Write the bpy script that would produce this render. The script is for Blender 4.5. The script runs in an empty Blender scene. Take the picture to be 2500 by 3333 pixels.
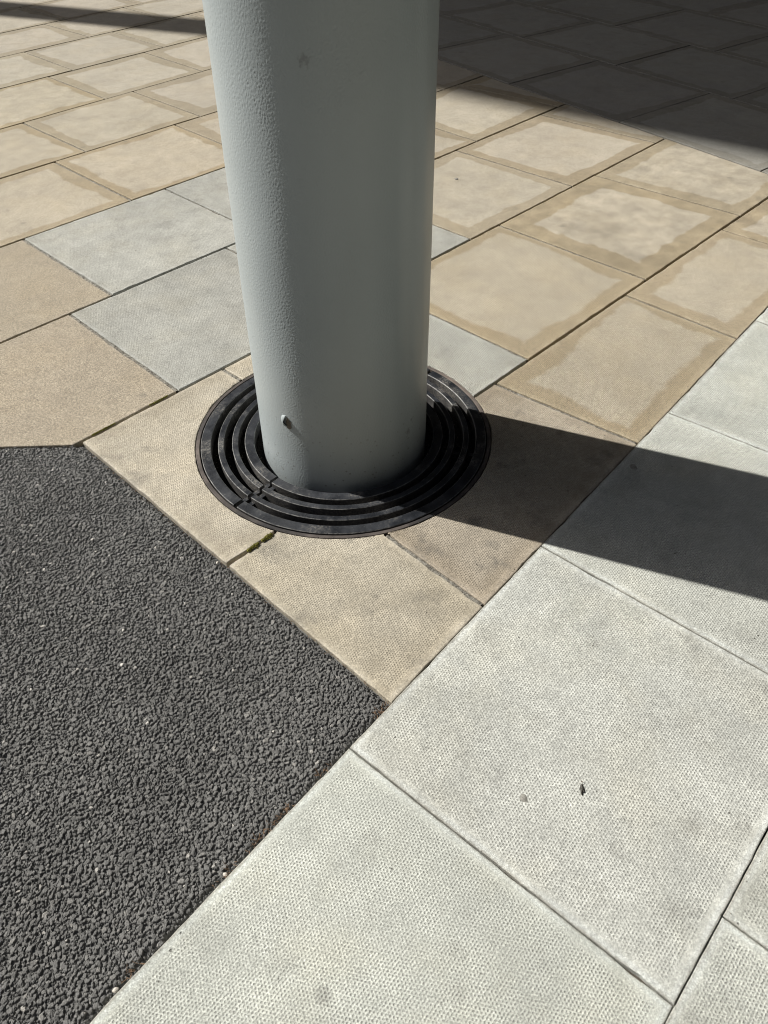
import bpy, math, random
import numpy as np
from mathutils import Vector, Matrix, noise as mnoise

random.seed(7)
RNG = np.random.default_rng(11)
SC = bpy.context.scene
COL = SC.collection

# ------------------------------------------------------------------ camera
cam_data = bpy.data.cameras.new("camera")
cam = bpy.data.objects.new("camera", cam_data)
COL.objects.link(cam)
CR = Vector((0.690505, -0.72323, -0.011871))
CU = Vector((0.513032, 0.478118, 0.712882))
CF = Vector((0.509902, 0.498339, -0.701183))
m = Matrix.Identity(4)
for i in range(3):
    m[i][0], m[i][1], m[i][2] = CR[i], CU[i], -CF[i]
m.translation = Vector((-1.2814, -1.4255, 1.52))
cam.matrix_world = m
cam_data.sensor_fit = 'VERTICAL'
cam_data.sensor_height = 36.0
cam_data.lens = 36.0 * 2479.94 / 3333.0
cam_data.clip_start = 0.05
cam_data.clip_end = 600
SC.camera = cam

# ------------------------------------------------------------------ sky, sun, exposure
SUN_EL = math.radians(39)
SUN_DIR = Vector((-0.374 * math.cos(SUN_EL), 0.927 * math.cos(SUN_EL), math.sin(SUN_EL))).normalized()   # towards the sun
world = bpy.data.worlds.new("World")
SC.world = world
world.use_nodes = True
wn = world.node_tree
bg = wn.nodes["Background"]
sky = wn.nodes.new("ShaderNodeTexSky")
sky.sky_type = 'NISHITA'
sky.sun_disc = False
sky.sun_elevation = SUN_EL
sky.sun_rotation = math.atan2(SUN_DIR.x, SUN_DIR.y)
sky.altitude = 50
sky.air_density = 1.0
sky.dust_density = 2.2
sky.ozone_density = 1.0
bg.inputs[1].default_value = 0.06
wn.links.new(sky.outputs[0], bg.inputs[0])

sun_data = bpy.data.lights.new("sun", 'SUN')
sun_data.energy = 5.0
sun_data.angle = math.radians(0.55)
sun_data.color = (1.0, 0.962, 0.895)
sun = bpy.data.objects.new("sun", sun_data)
COL.objects.link(sun)
sun.rotation_euler = (-SUN_DIR).to_track_quat('-Z', 'Y').to_euler()
sun.location = SUN_DIR * 60

SC.view_settings.view_transform = 'Standard'
SC.view_settings.look = 'None'
SC.view_settings.gamma = 1.0
SC.view_settings.use_curve_mapping = False
SC.view_settings.exposure = 0.35
SC.render.engine = 'CYCLES'
SC.cycles.filter_width = 1.05
SC.cycles.max_bounces = 6
SC.cycles.diffuse_bounces = 4


# ------------------------------------------------------------------ node helper
class NT:
    """Small wrapper that keeps procedural materials short to write."""
    def __init__(self, name):
        self.mat = bpy.data.materials.new(name)
        self.mat.use_nodes = True
        self.t = self.mat.node_tree
        self.t.nodes.clear()
        self.out = self.t.nodes.new("ShaderNodeOutputMaterial")
        self.bsdf = self.t.nodes.new("ShaderNodeBsdfPrincipled")
        self.t.links.new(self.bsdf.outputs[0], self.out.inputs[0])

    def n(self, kind, **kw):
        nd = self.t.nodes.new(kind)
        for k, v in kw.items():
            setattr(nd, k, v)
        return nd

    def put(self, sock, v):
        if isinstance(v, bpy.types.NodeSocket):
            self.t.links.new(v, sock)
        elif isinstance(v, (tuple, list)):
            if len(v) == 3 and sock.type == 'RGBA':
                v = (*v, 1.0)
            sock.default_value = v
        elif v is not None:
            sock.default_value = v

    def math(self, op, a, b=None, c=None, clamp=False):
        nd = self.n("ShaderNodeMath", operation=op, use_clamp=clamp)
        self.put(nd.inputs[0], a); self.put(nd.inputs[1], b); self.put(nd.inputs[2], c)
        return nd.outputs[0]

    def vmath(self, op, a, b=None):
        nd = self.n("ShaderNodeVectorMath", operation=op)
        self.put(nd.inputs[0], a); self.put(nd.inputs[1], b)
        return nd.outputs["Value"] if op in ('LENGTH', 'DISTANCE', 'DOT_PRODUCT') else nd.outputs[0]

    def step(self, v, lo, hi, to0=0.0, to1=1.0):
        nd = self.n("ShaderNodeMapRange", interpolation_type='SMOOTHSTEP')
        for s, x in zip(nd.inputs[:5], (v, lo, hi, to0, to1)):
            self.put(s, x)
        return nd.outputs[0]

    def noise(self, vec, scale, detail=3.0, rough=0.55, w=None):
        nd = self.n("ShaderNodeTexNoise", noise_dimensions='4D' if w is not None else '3D')
        self.put(nd.inputs["Vector"], vec)
        if w is not None:
            self.put(nd.inputs["W"], w)
        nd.inputs["Scale"].default_value = scale
        nd.inputs["Detail"].default_value = detail
        nd.inputs["Roughness"].default_value = rough
        return nd.outputs[0]

    def voronoi(self, vec, scale, feature='F1', w=None, rnd=1.0, out="Distance"):
        nd = self.n("ShaderNodeTexVoronoi", feature=feature, voronoi_dimensions='4D' if w is not None else '3D')
        self.put(nd.inputs["Vector"], vec)
        if w is not None:
            self.put(nd.inputs["W"], w)
        nd.inputs["Scale"].default_value = scale
        nd.inputs["Randomness"].default_value = rnd
        return nd.outputs[out]

    def mix(self, f, a, b, blend='MIX'):
        nd = self.n("ShaderNodeMix", data_type='RGBA', blend_type=blend)
        self.put(nd.inputs[0], f); self.put(nd.inputs[6], a); self.put(nd.inputs[7], b)
        return nd.outputs[2]

    def gray(self, v):
        nd = self.n("ShaderNodeCombineColor")
        for s in nd.inputs[:3]:
            self.put(s, v)
        return nd.outputs[0]

    def attr(self, name, kind='OBJECT', out="Fac"):
        nd = self.n("ShaderNodeAttribute", attribute_type=kind, attribute_name=name)
        return nd.outputs[out]

    def coord(self, which="Object"):
        return self.n("ShaderNodeTexCoord").outputs[which]

    def bump(self, h, dist, strength=1.0, normal=None):
        nd = self.n("ShaderNodeBump")
        nd.inputs["Strength"].default_value = strength
        nd.inputs["Distance"].default_value = dist
        self.put(nd.inputs["Height"], h)
        if normal is not None:
            self.put(nd.inputs["Normal"], normal)
        return nd.outputs[0]

    def finish(self, color, rough=0.9, normal=None, spec=0.3):
        self.put(self.bsdf.inputs["Base Color"], color)
        self.put(self.bsdf.inputs["Roughness"], rough)
        self.bsdf.inputs["Specular IOR Level"].default_value = spec
        if normal is not None:
            self.put(self.bsdf.inputs["Normal"], normal)
        return self.mat


# ------------------------------------------------------------------ materials
def slab_material():
    t = NT("concrete_slab")
    P = t.coord("Object")
    seed = t.math('MULTIPLY', t.n("ShaderNodeObjectInfo").outputs["Random"], 60.0)
    sep = t.n("ShaderNodeSeparateXYZ"); t.put(sep.inputs[0], P)
    X, Y = sep.outputs[0], sep.outputs[1]
    Wd, Hd = t.attr("slab_w"), t.attr("slab_h")
    d_l = t.math('SUBTRACT', X, t.math('MULTIPLY', t.attr("skew_l"), Y))
    d_r = t.math('ADD', t.math('SUBTRACT', Wd, X), t.math('MULTIPLY', t.attr("skew_r"), Y))
    d_t = t.math('ADD', t.math('SUBTRACT', Hd, Y), t.math('MULTIPLY', t.attr("skew_t"), X))
    d = t.math('MINIMUM', t.math('MINIMUM', d_l, d_r), t.math('MINIMUM', Y, d_t))
    n_low = t.noise(P, 3.2, 3, 0.5, seed)
    n_mid = t.noise(P, 13.0, 4, 0.6, seed)
    n_fine = t.noise(P, 70.0, 4, 0.65, seed)
    grain = t.noise(P, 620.0, 2, 0.6)
    grain2 = t.noise(P, 260.0, 2, 0.6, seed)
    # damp-looking border stain with a wandering, fairly crisp edge
    dn = t.math('ADD', d, t.math('MULTIPLY', t.math('SUBTRACT', n_low, 0.5), 0.085))
    dn = t.math('ADD', dn, t.math('MULTIPLY', t.math('SUBTRACT', t.noise(P, 1.5, 2, 0.5, t.math('ADD', seed, 43.0)), 0.5), 0.14))
    dn = t.math('ADD', dn, t.math('MULTIPLY', t.math('SUBTRACT', n_mid, 0.5), 0.055))
    dn = t.math('ADD', dn, t.math('MULTIPLY', t.math('SUBTRACT', n_fine, 0.5), 0.016))
    sw = t.attr("stain_w")
    soft = t.attr("stain_soft")
    inner = t.step(t.math('SUBTRACT', dn, sw), t.math('MULTIPLY', soft, -1.0), soft)
    rim = t.step(t.math('ABSOLUTE', t.math('SUBTRACT', t.math('SUBTRACT', dn, sw), -0.009)), 0.013, 0.0)
    stain = t.math('MULTIPLY', t.math('SUBTRACT', 1.0, inner), t.attr("stain"))
    rim = t.math('MULTIPLY', rim, t.attr("stain"))
    # hexagonal dimples
    s = 0.0069
    u = t.vmath('MULTIPLY', P, (1 / s, 1 / (s * 1.732), 0))
    ds = []
    for off in (0.0, 0.5):
        v = t.vmath('FRACTION', t.vmath('ADD', u, (off, off, 0)))
        v = t.vmath('MULTIPLY', t.vmath('SUBTRACT', v, (0.5, 0.5, 0)), (1, 1.732, 0))
        ds.append(t.vmath('LENGTH', v))
    hexd = t.math('MINIMUM', ds[0], ds[1])
    dot = t.step(t.math('ADD', hexd, t.math('MULTIPLY', t.math('SUBTRACT', grain2, 0.5), 0.28)), 0.38, 0.20)
    zone = t.step(t.math('ADD', d, t.math('MULTIPLY', t.math('SUBTRACT', n_fine, 0.5), 0.02)), 0.016, 0.030)
    wear = t.step(n_mid, 0.30, 0.62, 0.55, 1.0)
    dot = t.math('MULTIPLY', t.math('MULTIPLY', dot, zone), t.math('MULTIPLY', t.attr("dimple"), wear))
    # colour
    tint = t.attr("tint", out="Color")
    c = tint
    mo = t.attr("mottle")
    c = t.mix(mo, c, t.mix(1.0, c, t.gray(t.step(n_low, 0.28, 0.72, 0.88, 1.10)), 'MULTIPLY'))
    c = t.mix(mo, c, t.mix(1.0, c, t.gray(t.step(n_mid, 0.25, 0.75, 0.82, 1.15)), 'MULTIPLY'))
    warm = t.noise(P, 5.5, 3, 0.55, t.math('ADD', seed, 17.0))
    c = t.mix(t.math('MULTIPLY', t.step(warm, 0.42, 0.72), 0.32), c, t.mix(1.0, c, (1.04, 0.99, 0.89), 'MULTIPLY'))
    c = t.mix(stain, c, t.mix(1.0, c, t.attr("stain_tint", out="Color"), 'MULTIPLY'))
    c = t.mix(t.math('MULTIPLY', rim, 0.05), c, (0.12, 0.10, 0.07))
    c = t.mix(1.0, c, t.gray(t.step(grain, 0.30, 0.70, 0.72, 1.26)), 'MULTIPLY')
    c = t.mix(1.0, c, t.gray(t.step(grain2, 0.28, 0.72, 0.78, 1.18)), 'MULTIPLY')
    gs = t.attr("grit")
    gr3 = t.noise(P, 190.0, 3, 0.7, seed)
    c = t.mix(gs, c, t.mix(1.0, c, t.gray(t.step(gr3, 0.32, 0.68, 0.62, 1.34)), 'MULTIPLY'))
    # grey soot smears and sparse dark specks and round marks
    soot = t.step(t.noise(P, 9.0, 5, 0.7, t.math('ADD', seed, 31.0)), 0.51, 0.78)
    c = t.mix(t.math('MULTIPLY', soot, t.attr("dirt")), c, (0.13, 0.125, 0.115))
    fl = t.voronoi(P, 38.0, w=t.math('ADD', seed, 5.0))
    c = t.mix(t.math('MULTIPLY', t.step(fl, 0.115, 0.075), 0.75), c, (0.07, 0.065, 0.055))
    gum = t.voronoi(t.vmath('ADD', P, t.gray(t.math('MULTIPLY', n_fine, 0.01))), 6.0, w=t.math('ADD', seed, 9.0))
    c = t.mix(t.math('MULTIPLY', t.step(gum, 0.13, 0.09), 0.30), c, (0.12, 0.115, 0.105))
    # grime gathers in the dimples and right at the edges
    c = t.mix(t.math('MULTIPLY', dot, 0.44), c, t.mix(1.0, c, (0.36, 0.35, 0.33), 'MULTIPLY'))
    edge = t.step(t.math('ADD', d, t.math('MULTIPLY', t.math('SUBTRACT', n_fine, 0.5), 0.012)), 0.007, 0.0)
    c = t.mix(t.math('MULTIPLY', edge, 0.55), c, (0.16, 0.145, 0.12))
    lip = t.math('MULTIPLY', t.step(d, 0.017, 0.011), t.step(n_mid, 0.3, 0.6, 0.2, 0.75))
    c = t.mix(t.math('MULTIPLY', lip, t.math('SUBTRACT', 1.0, edge)), c, t.mix(1.0, c, (1.07, 1.09, 1.13), 'MULTIPLY'))
    # relief
    h = t.math('MULTIPLY', dot, -0.0007)
    h = t.math('ADD', h, t.math('MULTIPLY', grain, 0.00045))
    h = t.math('ADD', h, t.math('MULTIPLY', grain2, 0.0005))
    h = t.math('ADD', h, t.math('MULTIPLY', n_fine, 0.0007))
    h = t.math('ADD', h, t.math('MULTIPLY', t.step(d, 0.012, 0.030), -0.0004))
    h = t.math('SUBTRACT', h, t.math('MULTIPLY', t.step(fl, 0.085, 0.055), 0.0012))
    return t.finish(c, 0.88, t.bump(h, 1.0, 1.0), 0.25)


def rough_material(name, col_a, col_b, scale, bump=0.003, rough=0.95, spec=0.2):
    t = NT(name)
    P = t.coord("Object")
    n1 = t.noise(P, scale, 5, 0.65)
    n2 = t.noise(P, scale * 7, 3, 0.6)
    c = t.mix(t.step(n1, 0.3, 0.7), col_a, col_b)
    c = t.mix(1.0, c, t.gray(t.step(n2, 0.25, 0.75, 0.7, 1.25)), 'MULTIPLY')
    h = t.math('ADD', t.math('MULTIPLY', n1, bump), t.math('MULTIPLY', n2, bump * 0.5))
    return t.finish(c, rough, t.bump(h, 1.0), spec)


def asphalt_material():
    t = NT("asphalt")
    P = t.coord("Object")
    tone = t.attr("tone", 'GEOMETRY')
    n1 = t.noise(P, 900.0, 3, 0.65)
    n2 = t.noise(P, 240.0, 3, 0.6)
    n3 = t.noise(P, 3.0, 3, 0.5)
    c = t.mix(t.step(tone, 0.0, 1.0), (0.124, 0.124, 0.121), (0.55, 0.53, 0.49))
    c = t.mix(1.0, c, t.gray(t.step(n1, 0.3, 0.7, 0.50, 1.5)), 'MULTIPLY')
    c = t.mix(1.0, c, t.gray(t.step(n3, 0.3, 0.7, 0.88, 1.1)), 'MULTIPLY')
    c = t.mix(t.step(n2, 0.60, 0.78, 0.0, 0.45), c, t.mix(1.0, c, (1.5, 1.42, 1.25), 'MULTIPLY'))
    h = t.math('ADD', t.math('MULTIPLY', n1, 0.0004), t.math('MULTIPLY', n2, 0.00025))
    return t.finish(c, t.step(n2, 0.3, 0.7, 0.62, 0.9), t.bump(h, 1.0), 0.35)


def paint_material():
    t = NT("grey_paint")
    P = t.coord("Object")
    n1 = t.noise(P, 2.2, 3, 0.5)
    st = t.vmath('MULTIPLY', P, (14.0, 14.0, 1.1))
    n2 = t.noise(st, 1.0, 4, 0.6)
    n3 = t.noise(P, 120.0, 3, 0.6)
    c = t.mix(t.step(n1, 0.3, 0.7), (0.346, 0.392, 0.405), (0.378, 0.425, 0.437))
    c = t.mix(t.step(n2, 0.5, 0.8, 0.0, 0.16), c, (0.30, 0.32, 0.31))
    sep = t.n("ShaderNodeSeparateXYZ"); t.put(sep.inputs[0], P)
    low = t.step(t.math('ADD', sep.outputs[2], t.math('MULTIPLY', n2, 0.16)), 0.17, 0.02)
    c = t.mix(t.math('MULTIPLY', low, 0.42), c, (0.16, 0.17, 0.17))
    # individual scuffs: a smear high on the front, specks, a rub low on the right
    for (px, py, pz), (sx, sy, sz), rot, f in (((-.1937, -.1674, 1.111), (1, 1, 1.0), .020, .45), ((-.128, -.222, 1.075), (1, 1, 1), .006, .5),
                                               ((.02, -.257, .13), (1, 1, .6), .012, .5), ((.035, -.254, .165), (1, 1, .8), .008, .5), ((-.25, -.06, .62), (1, 1, .5), .006, .35)):
        dd = t.vmath('LENGTH', t.vmath('MULTIPLY', t.vmath('SUBTRACT', P, (px, py, pz)), (sx, sy, sz)))
        dd = t.math('ADD', dd, t.math('MULTIPLY', t.math('SUBTRACT', n3, 0.5), rot * 1.6))
        c = t.mix(t.math('MULTIPLY', t.step(dd, rot * .9, rot * .3), f), c, (0.13, 0.13, 0.125))
    spk = t.voronoi(P, 46.0)
    foot = t.step(sep.outputs[2], 0.34, 0.02)
    c = t.mix(t.math('MULTIPLY', t.math('MULTIPLY', t.step(spk, 0.20, 0.10), foot), 0.6), c, (0.15, 0.145, 0.13))
    # a few specks
    sc = t.voronoi(t.vmath('MULTIPLY', P, (1.0, 1.0, 0.55)), 9.0)
    c = t.mix(t.math('MULTIPLY', t.step(t.math('ADD', sc, t.math('MULTIPLY', n3, 0.05)), 0.050, 0.03), 0.4), c, (0.2, 0.2, 0.19))
    h = t.math('ADD', t.math('MULTIPLY', n3, 0.0003), t.math('MULTIPLY', t.noise(P, 420.0, 2, 0.6), 0.00012))
    return t.finish(c, t.step(n2, 0.3, 0.7, 0.34, 0.44), t.bump(h, 1.0), 0.5)


def grate_material():
    t = NT("black_cast_iron")
    P = t.coord("Object")
    n1 = t.noise(P, 14.0, 5, 0.65)
    n2 = t.noise(P, 160.0, 4, 0.65)
    scr = t.noise(t.vmath('MULTIPLY', P, (30.0, 300.0, 30.0)), 1.0, 3, 0.6)
    c = t.mix(t.step(n1, 0.35, 0.7), (0.009, 0.011, 0.015), (0.028, 0.032, 0.040))
    c = t.mix(t.step(n2, 0.58, 0.78, 0.0, 0.55), c, (0.17, 0.16, 0.14))
    c = t.mix(t.step(scr, 0.66, 0.76, 0.0, 0.45), c, (0.22, 0.22, 0.22))
    big = t.noise(P, 7.0, 4, 0.6)
    c = t.mix(t.math('MULTIPLY', t.step(big, 0.50, 0.72), t.step(n2, 0.40, 0.62)), c, (0.19, 0.18, 0.16))
    h = t.math('ADD', t.math('MULTIPLY', n2, 0.0006), t.math('MULTIPLY', n1, 0.0012))
    nz = t.n("ShaderNodeSeparateXYZ"); t.put(nz.inputs[0], t.n("ShaderNodeNewGeometry").outputs["Normal"])
    side = t.step(t.math('ABSOLUTE', nz.outputs[2]), 0.7, 0.3)
    c = t.mix(t.math('MULTIPLY', side, t.step(n2, 0.3, 0.7, 0.10, 0.55)), c, (0.15, 0.14, 0.125))    # dust caked on the sides
    return t.finish(c, t.step(n1, 0.3, 0.7, 0.38, 0.66), t.bump(h, 1.0), 0.45)


def plain(name, col, rough=0.8, scale=120.0, var=0.25, spec=0.3):
    t = NT(name)
    n1 = t.noise(t.coord("Object"), scale, 3, 0.6)
    c = t.mix(1.0, t.n("ShaderNodeRGB").outputs[0], t.gray(t.step(n1, 0.25, 0.75, 1 - var, 1 + var)), 'MULTIPLY')
    t.t.nodes["RGB"].outputs[0].default_value = (*col, 1)
    return t.finish(c, rough, t.bump(n1, 0.0008), spec)


M_SLAB = slab_material()
M_BED = rough_material("joint_grit", (0.055, 0.048, 0.040), (0.13, 0.115, 0.095), 60, 0.004)
M_MORTAR = rough_material("sandy_mortar", (0.09, 0.08, 0.065), (0.42, 0.40, 0.35), 110, 0.006)
M_ASPHALT = asphalt_material()
M_PAINT = paint_material()
M_GRATE = grate_material()
M_WORN = rough_material("worn_arris", (0.035, 0.037, 0.042), (0.26, 0.26, 0.25), 55, 0.0006, 0.5, 0.5)
M_FRAME = rough_material("rusty_frame_steel", (0.020, 0.020, 0.022), (0.15, 0.125, 0.11), 3.2, 0.0015, 0.7, 0.35)
M_PIT = rough_material("pit_dirt", (0.012, 0.012, 0.012), (0.035, 0.032, 0.028), 50, 0.004)
M_MOSS = plain("moss", (0.26, 0.245, 0.07), 0.95, 300, 0.6, 0.1)
M_STRAW = plain("dry_litter", (0.15, 0.10, 0.065), 0.85, 200, 0.5)
M_LEAF = plain("dead_leaf", (0.05, 0.047, 0.04), 0.6, 300, 0.5)
M_CHIP = plain("bare_undercoat", (0.16, 0.14, 0.11), 0.9, 200, 0.3)
M_PEB = plain("pale_pebble", (0.62, 0.58, 0.52), 0.75, 200, 0.2)
M_SOFFIT = plain("pale_soffit", (0.30, 0.30, 0.29), 0.8, 2, 0.06)
M_GROUND = rough_material("distant_paving", (0.36, 0.33, 0.27), (0.44, 0.41, 0.34), 1.3, 0.002)
M_BRICK = rough_material("dark_brick", (0.07, 0.055, 0.045), (0.11, 0.085, 0.07), 4, 0.003)
M_GLASS = plain("dark_glass", (0.02, 0.024, 0.026), 0.12, 1.0, 0.05, 0.5)
M_GRIT = plain("sandy_grit", (0.26, 0.23, 0.18), 0.9, 400, 0.6)
M_GUM = plain("old_chewing_gum", (0.25, 0.245, 0.22), 0.75, 260, 0.3)


# ------------------------------------------------------------------ object helpers
def link_mesh(name, verts, faces, mat, parent=None, loc=None, smooth=False, mat2=None, pick=None):
    me = bpy.data.meshes.new(name)
    me.from_pydata([tuple(v) for v in verts], [], faces)
    me.materials.append(mat)
    if mat2:
        me.materials.append(mat2)
        me.polygons.foreach_set("material_index", [1 if pick(i) else 0 for i in range(len(me.polygons))])
    if smooth:
        me.polygons.foreach_set("use_smooth", [True] * len(me.polygons))
    me.update()
    o = bpy.data.objects.new(name, me)
    COL.objects.link(o)
    if parent:
        o.parent = parent
    if loc is not None:
        o.location = loc
    return o


def grid_mesh(name, V, quads, mat, parent=None, smooth=True):
    """Large mesh straight from numpy arrays (N x 3 vertices, M x 4 quads)."""
    me = bpy.data.meshes.new(name)
    me.vertices.add(len(V)); me.vertices.foreach_set("co", np.ascontiguousarray(V, np.float32).ravel())
    me.loops.add(len(quads) * 4); me.loops.foreach_set("vertex_index", np.ascontiguousarray(quads, np.int32).ravel())
    me.polygons.add(len(quads))
    me.polygons.foreach_set("loop_start", np.arange(0, len(quads) * 4, 4, dtype=np.int32))
    me.polygons.foreach_set("loop_total", np.full(len(quads), 4, np.int32))
    me.update(calc_edges=True)
    me.polygons.foreach_set("use_smooth", np.full(len(quads), smooth, bool))
    me.materials.append(mat)
    o = bpy.data.objects.new(name, me)
    COL.objects.link(o)
    if parent:
        o.parent = parent
    return o


def empty(name, loc=(0, 0, 0)):
    o = bpy.data.objects.new(name, None)
    o.empty_display_size = 0.1
    o.location = loc
    COL.objects.link(o)
    return o


def tag(o, label=None, cat=None, group=None, kind=None):
    for k, v in (("label", label), ("category", cat), ("group", group), ("kind", kind)):
        if v:
            o[k] = v
    return o


# ------------------------------------------------------------------ the ground and paving plan (metres, column axis at the origin)
# row lines  y = a + b x, nearest the camera first
ROWS = [(-3.06, .030), (-2.29, .034), (-1.5141, .0349), (-.7481, .0592), (-.1821, -.0092), (.5740, -.0032), (1.3184, .0012),
        (2.0723, .0007), (2.8260, .0060), (3.5260, .0380), (4.2700, .0350), (4.990, .0330), (5.683, .0228),
        (6.420, .022), (7.14, .022), (7.86, .022), (8.58, .022), (9.30, .022), (10.02, .022)]
D0 = (2.9569, .1876)           # the line  x = e + d y  where the shaded forecourt paving starts
RING_R = 0.4690

base = link_mesh("ground", [(-150, -150, -.06), (150, -150, -.06), (150, 150, -.06), (-150, 150, -.06)], [(0, 1, 2, 3)], M_GROUND)
tag(base, kind='structure')
# keep the dark pit of the grating free: the ground sheet lies below its floor


def bed(name, poly, z):
    o = link_mesh(name, [(x, y, z) for x, y in poly], [list(range(len(poly)))], M_BED)
    return tag(o, kind='structure')


def bed_with_hole(name, poly_outer, z, r=0.472, n=96):
    """Bedding sheet with a round hole for the grating pit: a fan of quads from the circle to the outline."""
    V, F = [], []
    for i in range(n):
        a = 2 * math.pi * i / n
        V.append((r * math.cos(a), r * math.sin(a), z))
    for i in range(n):
        a = 2 * math.pi * i / n
        dx, dy = math.cos(a), math.sin(a)
        best = 1e9
        for j in range(len(poly_outer)):
            x0, y0 = poly_outer[j]; x1, y1 = poly_outer[(j + 1) % len(poly_outer)]
            ex, ey = x1 - x0, y1 - y0
            den = dx * ey - dy * ex
            if abs(den) < 1e-12:
                continue
            tt = (x0 * ey - y0 * ex) / den
            s_ = (x0 * dy - y0 * dx) / den
            if tt > 0 and -1e-9 <= s_ <= 1 + 1e-9:
                best = min(best, tt)
        V.append((dx * best, dy * best, z))
    for i in range(n):
        k = (i + 1) % n
        F.append((i, n + i, n + k, k))
    o = link_mesh(name, V, F, M_BED)
    return tag(o, kind='structure')


PAVING = bed_with_hole("paving", [(-7.0, -.70), (2.8, -.62), (5.0, 11.0), (-7.0, 11.0)], -.020)
GREYPAVE = bed("grey_pavement", [(-7, -3.4), (9.0, -3.4), (9.0, -.10), (2.8, -.590), (-.60, -.7900), (-7, -1.170)], -.0105)
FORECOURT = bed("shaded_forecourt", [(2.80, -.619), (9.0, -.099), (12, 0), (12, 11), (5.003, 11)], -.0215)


def clip(poly, nx, ny, c):
    out = []
    for i in range(len(poly)):
        p, q = poly[i], poly[(i + 1) % len(poly)]
        dp, dq = nx * p[0] + ny * p[1] - c, nx * q[0] + ny * q[1] - c
        if dp <= 0:
            out.append(p)
        if dp * dq < 0:
            s_ = dp / (dp - dq)
            out.append((p[0] + (q[0] - p[0]) * s_, p[1] + (q[1] - p[1]) * s_))
    return out


def hp_row(a, b, above, gap):
    k = math.hypot(1, b)
    return (b / k, -1 / k, -a / k - gap) if above else (-b / k, 1 / k, a / k - gap)


def hp_joint(e, d, right, gap):
    k = math.hypot(1, d)
    return (-1 / k, d / k, -e / k - gap) if right else (1 / k, -d / k, e / k - gap)


def cross(row, joint):
    a, b = row; e, d = joint
    y = (a + b * e) / (1 - b * d)
    return (e + d * y, y)


def resample(poly, step):
    pts = []
    for i in range(len(poly)):
        p, q = poly[i], poly[(i + 1) % len(poly)]
        L = math.dist(p, q)
        k = max(1, int(L / step))
        for j in range(k):
            pts.append((p[0] + (q[0] - p[0]) * j / k, p[1] + (q[1] - p[1]) * j / k))
    return pts


def cut_circle(pts, r):
    inside = [math.hypot(*p) < r for p in pts]
    if not any(inside):
        return pts
    n = len(pts)
    start = next(i for i in range(n) if inside[i - 1] and not inside[i])
    keep = []
    i = start
    while not inside[i % n]:
        keep.append(pts[i % n]); i += 1
    a0 = math.atan2(keep[-1][1], keep[-1][0]); a1 = math.atan2(keep[0][1], keep[0][0])
    # walk back along the arc the short way that stays inside the removed bite
    da = (a1 - a0 + math.pi) % (2 * math.pi) - math.pi
    k = max(3, int(abs(da) * r / 0.010))
    for j in range(0, k + 1):
        a = a0 + da * j / k
        keep.append((r * math.cos(a), r * math.sin(a)))
    return keep


N_SLAB = 0


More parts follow.
